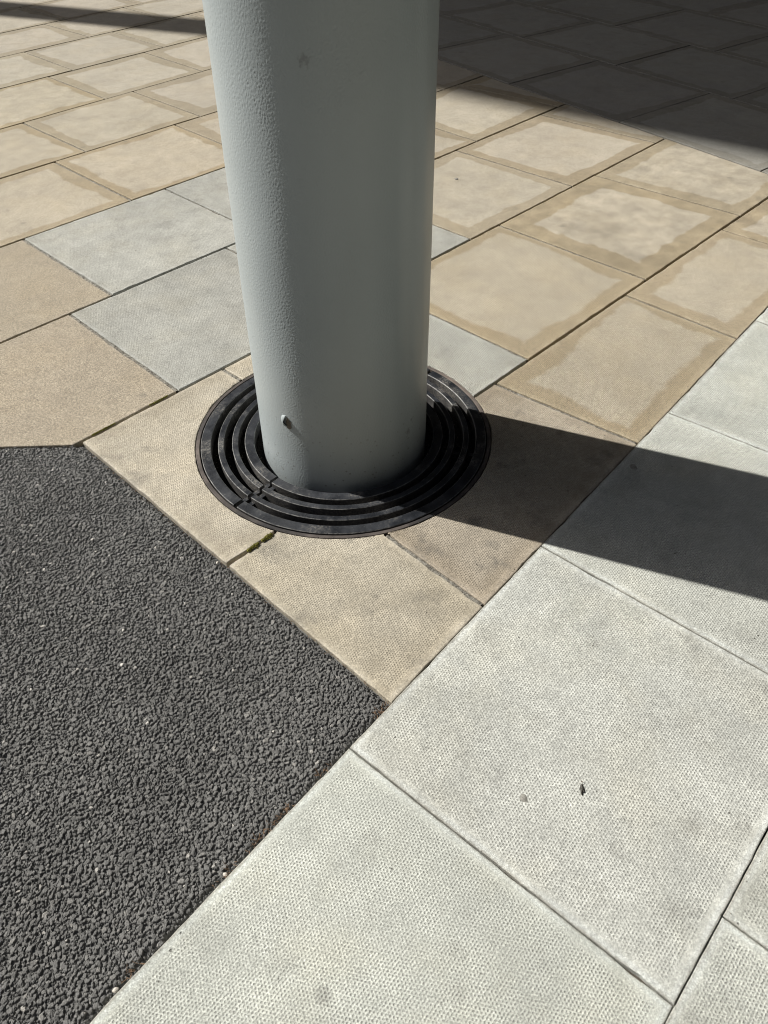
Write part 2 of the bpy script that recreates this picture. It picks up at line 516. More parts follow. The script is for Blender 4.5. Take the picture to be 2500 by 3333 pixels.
def slab(poly, origin, ang, w, h, parent, tint, stain=0.0, stain_w=0.1, dimple=1.0, dirt=0.25,
         stain_tint=(0.78, 0.73, 0.64), stain_soft=0.006, label=None, step=0.016, chips=1.0, dz=None, skew=(0, 0, 0), mottle=1.0, grit=0.35):
    """One paving slab: worn outline, small arris, sides; its own object and mesh."""
    global N_SLAB
    N_SLAB += 1
    near = min(math.dist(p, (-.3, -.6)) for p in poly)
    if near > 2.8:
        step = 0.05
    pts = resample(poly, step)
    cutpts = cut_circle(pts, RING_R)
    pts = cutpts
    # wear: wobble the outline by about a millimetre and knock small chips off the arris
    n = len(pts)
    cx = sum(p[0] for p in pts) / n; cy = sum(p[1] for p in pts) / n
    area = sum(pts[i][0] * pts[(i + 1) % n][1] - pts[(i + 1) % n][0] * pts[i][1] for i in range(n))
    sgn = 1 if area > 0 else -1
    if sgn < 0:
        pts = pts[::-1]
    nrm = []
    for i in range(n):
        p, q = pts[i - 1], pts[(i + 1) % n]
        tx, ty = q[0] - p[0], q[1] - p[1]
        L = math.hypot(tx, ty) or 1
        nrm.append((ty / L, -tx / L))            # outward for counter-clockwise
    chip = [0.0] * n
    for _ in range(int(n / 26 * chips) + 1):
        k = random.randrange(n); rad = random.choice((1, 1, 1, 2)); dep = random.uniform(0.001, 0.0035)
        for j in range(-rad, rad + 1):
            chip[(k + j) % n] = max(chip[(k + j) % n], dep * (1 - abs(j) / (rad + 1)))
    if dz is None:
        dz = random.uniform(-.0012, .0012)
    tx_, ty_ = random.uniform(-.0012, .0012), random.uniform(-.0012, .0012)
    ca, sa = math.cos(-ang), math.sin(-ang)

    def loc(x, y, z):
        x -= origin[0]; y -= origin[1]
        return (x * ca - y * sa, x * sa + y * ca, z)
    V = []
    rings = ((0.0026, 0.0), (0.0009, -0.0006), (0.0, -0.0022), (0.0, -0.042))
    for inset, z in rings:
        for i in range(n):
            wob = 0.0011 * mnoise.noise((pts[i][0] * 28 + N_SLAB, pts[i][1] * 28, 1.7)) + 0.0005 * random.uniform(-1, 1)
            k = inset + chip[i] * (1 if z > -.02 else 0.4) - wob
            x, y = pts[i][0] - nrm[i][0] * k, pts[i][1] - nrm[i][1] * k
            zz = z + dz + tx_ * (x - cx) + ty_ * (y - cy)
            V.append(loc(x, y, zz))
    F = [list(range(n))]
    for r_ in range(3):
        for i in range(n):
            j = (i + 1) % n
            F.append((r_ * n + i, (r_ + 1) * n + i, (r_ + 1) * n + j, r_ * n + j))
    o = link_mesh("paving_slab", V, F, M_SLAB, parent)
    o.location = (origin[0], origin[1], 0)
    o.rotation_euler = (0, 0, ang)
    o["slab_w"] = float(w); o["slab_h"] = float(h); o["mottle"] = float(mottle); o["grit"] = float(grit)
    o["skew_l"], o["skew_r"], o["skew_t"] = (float(v) for v in skew)
    o["stain"] = float(stain); o["stain_w"] = float(stain_w); o["stain_soft"] = float(stain_soft); o["dimple"] = float(dimple); o["dirt"] = float(dirt)
    o["tint"] = [float(x) for x in tint]; o["stain_tint"] = [float(x) for x in stain_tint]
    if label:
        o["label"] = label
    return o


def mortar(p, q, half, z, parent):
    """Crusty mortar filling of one cross joint, a rough strip between two slabs."""
    L = math.dist(p, q); n = max(4, int(L / 0.012))
    ux, uy = (q[0] - p[0]) / L, (q[1] - p[1]) / L
    V, F = [], []
    for i in range(n + 1):
        s_ = L * i / n
        for k in (-1, -.33, .33, 1):
            x, y = p[0] + ux * s_ - uy * half * k, p[1] + uy * s_ + ux * half * k
            hh = z + 0.0028 * mnoise.noise((x * 90, y * 90, 3)) + 0.002 * mnoise.noise((x * 300, y * 300, 5)) - (0.003 if abs(k) == 1 else 0)
            V.append((x, y, hh))
    for i in range(n):
        for k in range(3):
            a = i * 4 + k
            F.append((a, a + 4, a + 5, a + 1))
    return link_mesh("mortar_joint", V, F, M_MORTAR, parent, smooth=True)


ASPH_X = (-0.6085, .010)                       # slab edge along the asphalt, x = e + d y
DIAG = (1 / math.sqrt(2), 1 / math.sqrt(2))    # 45 degree cut: keep  x + y >= -0.045
DIAG_C = -0.045

BEIGE = (0.418, 0.379, 0.308)
BEIGE2 = (0.412, 0.378, 0.315)
GREY = (0.392, 0.395, 0.362)
SAND = (0.352, 0.306, 0.238)
PALE = (0.520, 0.538, 0.498)


def jit(c, k=0.03):
    f = 1 + random.uniform(-k, k)
    return tuple(x * f * (1 + random.uniform(-.005, .005)) for x in c)


# kinds: b beige with bold border stain, l light beige, m beige dimpled with weak stain, g grey dimpled, s sandy smooth, d dirty beige
KIND = {
    'b': dict(tint=BEIGE, mottle=.6, stain=1.0, stain_w=.085, dimple=.55, dirt=.24),
    'B': dict(tint=(.428, .384, .308), stain=.9, stain_w=.10, dimple=.7, dirt=.26, stain_tint=(.80, .74, .62)),
    'f': dict(tint=BEIGE2, mottle=.5, stain=1.0, stain_w=.085, dimple=.3, dirt=.18, stain_tint=(.77, .735, .66), stain_soft=.006),
    'm': dict(mottle=.55, tint=(.428, .384, .306), stain=1.0, stain_w=.06, stain_soft=.011, dimple=1.0, dirt=.22, stain_tint=(.80, .74, .63)),
    'l': dict(tint=(.47, .43, .352), stain=.35, stain_w=.05, stain_soft=.06, dimple=1.0, dirt=.62),
    'g': dict(mottle=.7, tint=GREY, stain=.45, stain_w=.04, stain_soft=.06, dimple=.9, dirt=.4, stain_tint=(.82, .82, .80)),
    's': dict(tint=SAND, stain=0, dimple=.10, dirt=.22, mottle=.45, grit=.85),
    'd': dict(tint=(.39, .345, .28), stain=.5, stain_w=.06, stain_soft=.05, dimple=1.0, dirt=.85, stain_tint=(.72, .66, .58)),
    'p': dict(tint=PALE, mottle=.8, stain=.0, dimple=1.0, dirt=.38),
}


def run_row(k, joints, kinds, parent, left_edge=None, right_line=D0, gap=0.0056, jgap=0.006, mort=True, labels=None, extra=()):
    lo, hi = ROWS[k], ROWS[k + 1]
    ang = math.atan(lo[1])
    for i in range(len(joints) - 1):
        L, R = joints[i], joints[i + 1]
        poly = [(-30, -30), (30, -30), (30, 30), (-30, 30)]
        hps = [hp_row(*lo, True, .0004 if k == 3 else gap), hp_row(*hi, False, gap), hp_joint(*L, True, jgap), hp_joint(*R, False, jgap)]
        if right_line:
            hps.append(hp_joint(*right_line, False, 0.006))
        hps += list(extra)
        for h in hps:
            poly = clip(poly, *h)
            if len(poly) < 3:
                break
        if len(poly) < 3:
            continue
        xs = [p[0] for p in poly]; ys = [p[1] for p in poly]
        if max(xs) - min(xs) < .02 or max(ys) - min(ys) < .02:
            continue
        o = cross(lo, L)
        w = math.dist(o, cross(lo, R)); h = (cross(hi, L)[1] - o[1])
        kd = dict(KIND[kinds[i % len(kinds)]])
        kd['tint'] = jit(kd['tint'])
        kd['stain_w'] = kd.get('stain_w', .1) * random.uniform(.6, 1.1)
        dcam = math.dist(((min(xs) + max(xs)) / 2, (min(ys) + max(ys)) / 2), (-1.28, -1.43))
        kd['dimple'] *= min(1.0, max(.08, 1 - (dcam - 2.3) / 1.9))
        kd['stain'] *= random.uniform(.75, 1.0)
        slab(poly, o, ang, w, h, parent, label=(labels or {}).get(i),
             skew=(L[1] + lo[1], R[1] + lo[1], hi[1] - lo[1]), **kd)
        if mort and i > 0:
            p, q = cross(lo, L), cross(hi, L)
            p = (p[0] + (q[0] - p[0]) * .010, p[1] + .008); q = (q[0], q[1] - .008)
            while k in (5, 6) and p[0] + p[1] < DIAG_C + .01 and p[1] < q[1] - .02:      # stop at the cut along the asphalt
                p = (p[0] + (q[0] - p[0]) * .02, p[1] + (q[1] - p[1]) * .02)
            if math.dist(p, q) < .05:
                continue
            rl = D0[0] + D0[1] * (p[1] + q[1]) / 2
            dist = min(math.hypot(p[0] + (q[0] - p[0]) * s / 40, p[1] + (q[1] - p[1]) * s / 40) for s in range(41))
            if dist < RING_R + .004:      # stop the filling at the grating
                pts = [(p[0] + (q[0] - p[0]) * s / 200, p[1] + (q[1] - p[1]) * s / 200) for s in range(201)]
                pts = [c for c in pts if math.hypot(*c) > RING_R + .004]
                if len(pts) < 10:
                    continue
                p, q = pts[0], pts[-1]
            if p[0] < rl - .02:
                mortar(p, q, jgap + .0015, -.0036, parent)


def J(*xs):
    return [x if isinstance(x, tuple) else (x, 0.0) for x in xs]


edge_cut = [hp_joint(*ASPH_X, True, 0.002)]
diag_cut = [(-DIAG[0], -DIAG[1], -DIAG_C * DIAG[0])]

# rows beyond the column line (index into ROWS)
run_row(3, J(ASPH_X, (-.2223, .0329), (.5199, -.0893), (1.3705, .0140), (2.1733, -.0097), 2.95, 3.8), "ldmmBb", PAVING, extra=edge_cut)
run_row(4, J(ASPH_X, -.042, .30, (.7355, .0070), (1.5375, .0090), (2.3654, -.0464), 3.16), "llgmBB", PAVING, extra=edge_cut)
run_row(5, J(-1.80, -1.01, (-.2405, .0193), .552, 1.345, (2.1552, -.0119), (2.9918, -.0471), 3.8), "ssggbbb", PAVING, extra=diag_cut)
run_row(6, J(-2.35, -1.58, -.80, (-.0298, .0067), (.7479, .0020), 1.54, (2.2871, .0294), (3.2447, -.0895), 4.1), "lsfsggbbb"[1:], PAVING, extra=diag_cut)
run_row(7, J(-1.79, -1.01, -.23, (.5556, .0022), (1.3050, .0149), 2.13, 2.92, 3.7), "ffmmbff", PAVING)
run_row(8, J(-1.58, -.80, -.02, (.7669, -.0026), (1.5353, .0032), 2.32, 3.10, 3.9), "ffmbfff", PAVING)
run_row(9, J(-1.01, -.22, .56, 1.345, (2.0862, .0133), 2.92, 3.70, 4.4), "ffmfffff", PAVING)
run_row(10, J(-.82, -.03, .745, (1.5162, .0059), (2.3541, -.0069), (3.1354, -.0097), 3.90, 4.6), "fffffff", PAVING)
run_row(11, J(-.25, .53, 1.31, (2.3154, -.0400), (2.9540, -.0171), 3.68, 4.45), "ffffff", PAVING)
run_row(12, J(-.1, .69, 1.47, (2.6599, -.0632), (3.2296, -.0313), 3.90, 4.67), "ffffff", PAVING)
run_row(13, J(.3, 1.08, 1.86, 2.64, 3.42, 4.20, 4.97), "ffffff", PAVING)
run_row(14, J(.7, 1.48, 2.26, 3.04, 3.82, 4.60, 5.1), "ffffff", PAVING)
run_row(15, J(1.1, 1.88, 2.66, 3.44, 4.22, 5.0), "fffff", PAVING)
run_row(16, J(1.48, 2.26, 3.04, 3.82, 4.60, 5.2), "fffff", PAVING)

# pale grey slabs on the camera's side
gp = dict(parent=GREYPAVE, right_line=None, gap=0.0006, jgap=0.0013, mort=False)
run_row(2, J((-2.37, -.04), (-1.585, -.05), (-.8027, -.0614), (-.0114, -.0409), (.7264, -.0876), 1.53, 2.31, 3.09, 3.87, 4.65), "p", **gp)
run_row(1, J(-2.15, -1.36, (-.5824, -.0419), .21, .99, 1.77, 2.55, 3.33), "p", **gp)
run_row(0, J(-1.75, -.97, -.19, .59, 1.37, 2.15), "p", **gp)


def run_forecourt():
    e0 = [2.9569, 3.8450, 4.690, 5.575, 6.46, 7.34]
    d0 = .1850
    offs = [-.0360, .600, .255, .82, .45]
    slope = -.165
    for c in range(5):
        A, B = (e0[c], d0 if c else D0[1]), (e0[c + 1], d0)
        y0 = offs[c]
        for k in range(-1, 8):
            ya = y0 + .935 * k
            xa = A[0] + A[1] * ya
            lo = (ya - slope * xa, slope); hi = (lo[0] + .935 * (1 - slope * A[1]), slope)
            poly = [(-30, -30), (30, -30), (30, 30), (-30, 30)]
            hps = [hp_row(*lo, True, .003), hp_row(*hi, False, .003), hp_joint(*A, True, .005), hp_joint(*B, False, .004), hp_row(*ROWS[3], True, .004)]
            for h in hps:
                poly = clip(poly, *h)
                if len(poly) < 3:
                    break
            if len(poly) < 3 or min(p[1] for p in poly) > 6.5:
                continue
            o = cross(lo, A)
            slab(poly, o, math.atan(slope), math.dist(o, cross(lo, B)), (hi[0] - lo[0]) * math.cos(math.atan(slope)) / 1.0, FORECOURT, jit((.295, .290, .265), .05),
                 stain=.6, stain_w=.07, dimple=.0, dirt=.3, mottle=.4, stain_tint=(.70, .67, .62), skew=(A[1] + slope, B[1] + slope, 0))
        if c == 0:
            mortar((D0[0] + D0[1] * -.55, -.55), (D0[0] + D0[1] * 6.0, 6.0), .011, -.006, FORECOURT)


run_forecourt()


# ------------------------------------------------------------------ asphalt
link_asph = [(-7, -.70 - .35), (-.60, -.785), (-.6075, .565), (-7.0, 6.957)]
ASPH = link_mesh("asphalt", [(x, y, -.0165) for x, y in link_asph], [(0, 1, 2, 3)], M_ASPHALT)
tag(ASPH, kind='structure')


def build_asphalt():
    res = 0.00135
    x0, x1, y0, y1 = -1.95, -.596, -.90, 1.10
    nx, ny = int((x1 - x0) / res), int((y1 - y0) / res)
    H = np.full((ny, nx), -0.0088, np.float32)
    T = np.full((ny, nx), 0.02, np.float32)
    rng = np.random.default_rng(5)
    area = (x1 - x0) * (y1 - y0)

    def in_view(x, y):
        # the visible wedge and a margin
        left = -1.52 + (y + .72) * (.73 / 1.46)
        return x > left - .40

    def stone(x, y, r, h, tone, el=None, flat=0.60):
        el = el or rng.uniform(1.0, 1.5)
        th = rng.uniform(0, math.pi)
        R = r * el * 1.1
        i0, i1 = int((x - R - x0) / res), int((x + R - x0) / res) + 2
        j0, j1 = int((y - R - y0) / res), int((y + R - y0) / res) + 2
        i0, j0, i1, j1 = max(i0, 0), max(j0, 0), min(i1, nx), min(j1, ny)
        if i1 - i0 < 2 or j1 - j0 < 2:
            return
        gx = (np.arange(i0, i1) * res + x0 - x)[None, :]; gy = (np.arange(j0, j1) * res + y0 - y)[:, None]
        u = (gx * math.cos(th) + gy * math.sin(th)) / (r * el); v = (-gx * math.sin(th) + gy * math.cos(th)) / r
        k = rng.integers(5, 8)
        an = (np.arange(k) + rng.uniform(-.32, .32, k)) * (2 * math.pi / k)
        rho = np.full(u.shape, -9.0)
        for a, dd in zip(an, rng.uniform(.72, 1.05, k)):
            rho = np.maximum(rho, (u * math.cos(a) + v * math.sin(a)) / dd)
        tilt = rng.normal(0, .15, 2)
        hh = h + tilt[0] * gx + tilt[1] * gy - np.clip(rho - flat, 0, None) ** 2 * 0.0105
        hh = np.where(rho < 1.06, hh, -1)
        sub = H[j0:j1, i0:i1]
        msk = hh > sub
        sub[msk] = hh[msk]
        T[j0:j1, i0:i1][msk] = tone

    # fines first, then chippings packed so that they hardly overlap, the coarse ones standing highest
    def scatter(n, r0, r1, h0, h1, pack, gaps=False):
        X = rng.uniform(x0, x1, n); Y = rng.uniform(y0, y1, n); RR = r0 + (r1 - r0) * rng.random(n) ** 1.7; HH = rng.uniform(h0, h1, n)
        TT = np.clip(rng.normal(.05, .09, n), 0, .3)
        pale = rng.random(n) < .014
        TT[pale] = rng.uniform(.2, .6, pale.sum())
        cell = r1 * 2.2
        grid = {}
        for x, y, r, h, t_ in zip(X.tolist(), Y.tolist(), RR.tolist(), HH.tolist(), TT.tolist()):
            if not in_view(x, y):
                continue
            if gaps and mnoise.noise((x * 38, y * 38, 2.2)) + .5 * mnoise.noise((x * 110, y * 110, 7.1)) > .34:
                continue
            if pack:
                gx, gy = int(x / cell + 1000), int(y / cell + 1000)
                ok = True
                for i in (gx - 1, gx, gx + 1):
                    for j in (gy - 1, gy, gy + 1):
                        for (qx, qy, qr) in grid.get((i, j), ()):
                            if (qx - x) ** 2 + (qy - y) ** 2 < (pack * (qr + r)) ** 2:
                                ok = False
                                break
                if not ok:
                    continue
                grid.setdefault((gx, gy), []).append((x, y, r))
            stone(x, y, r, h, t_)

    scatter(int(44000 * area), .0012, .0024, -.0078, -.0058, 0)
    scatter(int(30000 * area), .0021, .0038, -.0058, -.0042, .78)
    scatter(int(23000 * area), .0031, .0058, -.0048, -.0035, .96, True)
    # the conspicuous white chips
    for x, y, r in ((-.914, -.156, .0048), (-1.053, -.178, .0040), (-.838, -.236, .0055), (-.974, -.243, .005), (-1.156, -.148, .004),
                    (-.803, .086, .0035), (-.673, -.064, .0045), (-.70, .02, .004), (-.68, .03, .004), (-.95, .17, .004), (-.90, .30, .004),
                    (-1.02, -.42, .004), (-.80, -.45, .004), (-.76, -.20, .0035), (-1.21, -.50, .005), (-1.25, -.56, .004)):
        stone(x, y, r * .8, -.0030, rng.uniform(.6, 1.0))
    # falls away into a crevice along the slabs
    gx = (np.arange(nx) * res + x0)[None, :]; gy = (np.arange(ny) * res + y0)[:, None]
    a, b = ROWS[3]
    dg = (gy - (a + b * gx)) / math.hypot(1, b)
    de = (ASPH_X[0] + ASPH_X[1] * gy) - gx
    dd = (DIAG_C - (gx + gy)) / math.sqrt(2)
    dist = np.minimum(dg, np.minimum(de, dd + 0 * gx))
    wob = np.array([[0.0]])
    low = np.clip(1 - dist / .016, 0, 1)
    low2 = np.clip(1 - (np.minimum(dg, 9)) / .022, 0, 1)
    H -= 0.0045 * low ** 1.5 + 0.006 * low2 ** 1.5
    # gentle undulation of the rolled surface
    und = np.zeros_like(H)
    for kx, ky, am, ph in ((9, 4, .0007, .3), (-5, 13, .0006, 1.1), (17, 8, .0004, 2.2)):
        und += (am * np.sin(gx * kx + gy * ky + ph)).astype(np.float32)
    H += und + (rng.normal(0, .00014, H.shape)).astype(np.float32)
    keep = (dist > -0.001)
    left = -1.52 + (gy + .72) * (.73 / 1.46) - .40
    keep &= (gx > left)
    idx = np.arange(nx * ny).reshape(ny, nx)
    q = np.stack([idx[:-1, :-1], idx[:-1, 1:], idx[1:, 1:], idx[1:, :-1]], -1)
    kq = keep[:-1, :-1] & keep[1:, 1:] & keep[:-1, 1:] & keep[1:, :-1]
    q = q[kq]
    used = np.zeros(nx * ny, bool); used[q.ravel()] = True
    remap = np.cumsum(used) - 1
    gxx = np.broadcast_to(gx, H.shape).ravel(); gyy = np.broadcast_to(gy, H.shape).ravel()
    V = np.stack([gxx, gyy, H.ravel()], 1)[used]
    o = grid_mesh("chipping_surface", V, remap[q], M_ASPHALT, ASPH, False)
    at = o.data.attributes.new("tone", 'FLOAT', 'POINT')
    at.data.foreach_set("value", np.ascontiguousarray(T.ravel()[used], np.float32))
    o["kind"] = "stuff"
    return o


build_asphalt()


def build_asphalt_beyond():
    """The same surface further left, past what the frame shows: coarser relief, two centimetre patches of chippings."""
    rs = .0065
    xs = np.arange(-5.2, -1.10, rs); ys = np.arange(-1.05, 2.6, rs)
    rng = np.random.default_rng(9)
    X, Y = np.meshgrid(xs, ys)
    X = X + rng.uniform(-.35, .35, X.shape) * rs; Y = Y + rng.uniform(-.35, .35, Y.shape) * rs
    Z = -.0105 + rng.normal(0, .0027, X.shape)
    a, b = ROWS[3]
    keep = ((Y - a - b * X) > .004) & ((X + Y) < DIAG_C - .006) & (X < -1.52 + (Y + .72) * .5 - .385)
    idx = np.arange(X.size).reshape(X.shape)
    q = np.stack([idx[:-1, :-1], idx[:-1, 1:], idx[1:, 1:], idx[1:, :-1]], -1)
    kq = keep[:-1, :-1] & keep[1:, 1:] & keep[:-1, 1:] & keep[1:, :-1]
    q = q[kq]
    used = np.zeros(X.size, bool); used[q.ravel()] = True
    V = np.stack([X.ravel(), Y.ravel(), Z.ravel()], 1)[used]
    o = grid_mesh("chipping_surface", V, (np.cumsum(used) - 1)[q], M_ASPHALT, ASPH, False)
    at = o.data.attributes.new("tone", 'FLOAT', 'POINT')
    at.data.foreach_set("value", np.clip(rng.normal(.04, .06, len(V)), 0, .3).astype(np.float32))
    o["kind"] = "stuff"


build_asphalt_beyond()


# ------------------------------------------------------------------ the column
def column_radius(z):
    return 0.2585 - 0.0085 * min(max(z, -.1), 1.4)


def column_shift(z):
    k = 0.0015 + 0.0075 * min(max(z, -.1), 1.4)
    return k * CR.x, k * CR.y


def build_column():
    root = empty("column", (0, 0, 0))
    tag(root, "round pale blue grey painted column with orange peel finish rising through the grating", "column")
    # dense strip towards the viewer and both sides, coarse behind
    dense = np.radians(np.arange(-132 - 118, -132 + 118, 0.40))
    back = np.radians(np.arange(-132 + 118, -132 + 242, 4.0))
    ang = np.concatenate([dense, back]); na = len(ang)
    zs = np.concatenate([np.arange(-.056, 1.42, .0021), [1.55, 2.0, 4.0, 10.0, 19.2]]); nz = len(zs)
    rng = np.random.default_rng(3)

    def band(nu, nv, f0, f1, su, sv):
        sp = np.fft.rfft2(rng.normal(size=(nv, nu)))
        fy = np.fft.fftfreq(nv, sv)[:, None]; fx = np.fft.rfftfreq(nu, su)[None, :]
        f = np.hypot(fx, fy * 1.35)
        w = np.exp(-(np.log((f + 1e-6) / f0) / f1) ** 2)
        g = np.fft.irfft2(sp * w, (nv, nu)); return g / g.std()
    nd = len(dense)
    du = 0.256 * math.radians(.40)
    peel = band(nd, nz, 130, .75, du, .0021)          # orange peel, cells of about a centimetre
    fine = band(nd, nz, 200, .4, du, .0021)
    broad = band(nd, nz, 2.2, .9, du, .0021)         # hand-made waviness
    disp = np.zeros((nz, na))
    z2 = zs[:, None]
    # smoother patches where the render was trowelled
    patch = 1 / (1 + np.exp(-2.0 * band(nd, nz, 3.5, .7, du, .0021)))
    amt = 0.65 + 0.5 * patch
    amt *= 1 - 0.75 * np.exp(-(((z2 - .33) / .07) ** 2 + ((np.degrees(dense)[None, :] + 173) / 6) ** 2))
    disp[:, :nd] = 0.00012 * peel * amt + 0.00007 * fine + 0.00025 * broad
    # vertical trowel ridges on the right hand side
    dg = np.degrees(dense)[None, :]
    for c, wd, a in ((-96, 5, .0016), (-84, 4, -.0013), (-74, 5, .0014), (-119, 7, .0007), (-150, 8, .0006)):
        disp[:, :nd] += a * np.exp(-((dg - c - 2.5 * np.sin(z2 * 2.1 + c)) / wd) ** 2)
    fade = np.clip((1.42 - zs) / .1, 0, 1)[:, None]
    disp *= fade
    rad = np.array([column_radius(z) for z in zs])[:, None]
    sh = np.array([column_shift(z) for z in zs])
    R = rad + disp
    V = np.stack([R * np.cos(ang)[None] + sh[:, :1], R * np.sin(ang)[None] + sh[:, 1:], np.broadcast_to(z2, R.shape)], -1).reshape(-1, 3)
    idx = np.arange(nz * na).reshape(nz, na)
    nxt = np.roll(idx, -1, 1)
    q = np.stack([idx[:-1], nxt[:-1], nxt[1:], idx[1:]], -1).reshape(-1, 4)
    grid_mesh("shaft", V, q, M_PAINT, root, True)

    # the chip: bare undercoat patch and the lifted flake of paint beside it
    def on(angd, z, out):
        r = column_radius(z) + out; s_ = column_shift(z); a = math.radians(angd)
        return (r * math.cos(a) + s_[0], r * math.sin(a) + s_[1], z)
    c_a, c_z = -170.0, .206
    rim = []
    for k in range(14):
        t_ = 2 * math.pi * k / 14
        w_ = random.uniform(.75, 1.15)
        rim.append(on(c_a + .8 + 2.1 * w_ * math.cos(t_), c_z - .004 + .019 * w_ * math.sin(t_), .0016))
    link_mesh("bare_patch", rim + [on(c_a + .8, c_z - .004, .0008)], [(k, (k + 1) % 14, 14) for k in range(14)], M_CHIP, root)
    # blistered flake: a thin raised dome of paint, broken open on its right hand side
    V, F = [], []
    nr, na_ = 6, 18
    for sgn_ in (1, 0):
        for j in range(nr + 1):
            q_ = j / nr
            for i in range(na_):
                t_ = math.radians(62 + 236 * i / (na_ - 1))            # open towards the right
                ww = .0130 * (1 + .22 * mnoise.noise((math.cos(t_) * 2, math.sin(t_) * 2, 4.4)))
                hh = .0195 * (1 + .20 * mnoise.noise((math.cos(t_) * 2, math.sin(t_) * 2, 9.4)))
                out_ = .0012 + .0085 * (1 - q_ ** 2) ** .8 - (0 if sgn_ else .0011)
                V.append(on(c_a - 2.0 + math.degrees(ww / .257) * q_ * math.cos(t_), c_z + .003 + hh * q_ * math.sin(t_), out_))
    off = (nr + 1) * na_
    for j in range(nr):
        for i in range(na_ - 1):
            k = j * na_ + i
            F.append((k, k + na_, k + na_ + 1, k + 1))
            F.append((off + k, off + k + 1, off + k + na_ + 1, off + k + na_))
    for j in range(nr):
        for i in (0, na_ - 1):
            k = j * na_ + i
            F.append((k, k + na_, off + k + na_, off + k) if i else (k, off + k, off + k + na_, k + na_))
    link_mesh("paint_flake", V, F, M_PAINT, root, smooth=True)
    return root


build_column()


# ------------------------------------------------------------------ round grating
def ring_section(r0, r1, z0, z1, a0, a1, bev=.0016, n=None, wob=0.0):
    """Bar of a ring between two radii, from angle a0 to a1 (degrees), with softened top arrises."""
    n = n or max(8, int(abs(a1 - a0) / 2.2))
    prof = [(r0, z0), (r0, z1 - bev), (r0 + bev, z1), (r1 - bev, z1), (r1, z1 - bev), (r1, z0)]
    V, F = [], []
    for i in range(n + 1):
        a = math.radians(a0 + (a1 - a0) * i / n)
        for r, z in prof:
            rr = r + wob * mnoise.noise((math.cos(a) * 9, math.sin(a) * 9, r * 40))
            V.append((rr * math.cos(a), rr * math.sin(a), z + .4 * wob * mnoise.noise((math.cos(a) * 6, math.sin(a) * 6, r * 20 + 3))))
    k = len(prof)
    closed = abs(abs(a1 - a0) - 360) < 1e-6
    for i in range(n):
        for j in range(k):
            a, b = i * k + j, i * k + (j + 1) % k
            F.append((a, b, b + k, a + k))
    if not closed:
        F.append(list(range(k))[::-1]); F.append([n * k + j for j in range(k)])
    return V, F


def build_grating():
    root = empty("drain_grating", (0, 0, 0))
    tag(root, "round black slotted drain grating in two halves set round the foot of the column", "drain grating")
    V, F = ring_section(.4545, .4665, -.060, -.0012, 0, 360, .0012, 180, .0008)
    link_mesh("frame", V, F, M_FRAME, root)
    # the dark pit below: floor and wall
    n = 72
    V = [(r * math.cos(2 * math.pi * i / n), r * math.sin(2 * math.pi * i / n), z) for r, z in ((.10, -.0575), (.4560, -.0575), (.4560, -.012)) for i in range(n)]
    F = [(i, (i + 1) % n, n + (i + 1) % n, n + i) for i in range(n)] + [(n + i, n + (i + 1) % n, 2 * n + (i + 1) % n, 2 * n + i) for i in range(n)]
    link_mesh("pit", V, F, M_PIT, root)
    bars = ((.4190, .4508), (.3790, .3975), (.3350, .3535), (.2840, .3140))
    for h, (a0, a1) in enumerate(((-177.2, 1.9), (3.7, 180.9))):
        sec = empty("grating_half")
        sec.parent = root
        dz = -.0005 if h else .0004
        for bi, (r0, r1) in enumerate(bars):
            V, F = ring_section(r0, r1, -.036, dz + .0008 * (bi == 0), a0, a1, .0018, None, .0005)
            link_mesh("bar", V, F, M_GRATE, sec, mat2=M_WORN, pick=lambda i: i % 6 in (1, 3))
        # low radial webs that tie the bars together, at the ends and between
        for wa in (a0 + .9, a0 + 60, a0 + 120, a1 - .9):
            deep = 0.0 if wa in (a0 + .9, a1 - .9) else -.016
            a = math.radians(wa); ca, sa = math.cos(a), math.sin(a)
            hw = .0065
            V = []
            for r in (.286, .449):
                for s_, z in ((-hw, -.040 + deep), (hw, -.040 + deep), (hw, -.017 + deep), (-hw, -.017 + deep)):
                    V.append((r * ca - s_ * sa, r * sa + s_ * ca, z))
            F = [(0, 1, 2, 3), (7, 6, 5, 4), (0, 4, 5, 1), (1, 5, 6, 2), (2, 6, 7, 3), (3, 7, 4, 0)]
            link_mesh("web", V, F, M_GRATE, sec)
    return root


build_grating()


# ------------------------------------------------------------------ the canopy overhead and its second column, both out of frame, both casting the shade
L_SH = 19.2 / math.tan(SUN_EL)


def up(p):           # point at canopy height whose shadow falls on ground point p
    return Vector((p[0] + .374 * L_SH, p[1] * 1.0, 0)) if False else Vector((p[0] - .374 * L_SH, p[1] + .927 * L_SH, 0))


def build_canopy():
    corner = up((2.80, 2.36))
    e = Vector((.1445, -.9895, 0))
    e2 = (Vector((4.77, 4.20, 0)) - Vector((2.86, 2.35, 0))).normalized()
    e2 = Vector((e2.x, e2.y, 0)).normalized()
    a = corner; b = corner + e * 70; c = b + Vector((45, 6, 0)); d = corner + e2 * 60
    z0, z1 = 19.2, 19.9
    V = [(p.x, p.y, z) for z in (z0, z1) for p in (a, b, c, d)]
    F = [(0, 1, 2, 3), (7, 6, 5, 4), (0, 4, 5, 1), (1, 5, 6, 2), (2, 6, 7, 3), (3, 7, 4, 0)]
    root = empty("canopy", (a.x, a.y, 0))
    tag(root, "high flat canopy carried on round columns whose shade darkens the paving at upper right", "canopy")
    o = link_mesh("roof_slab", V, F, M_SOFFIT, root)
    o.matrix_parent_inverse = Matrix.Translation((-a.x, -a.y, 0))
    return root


build_canopy()


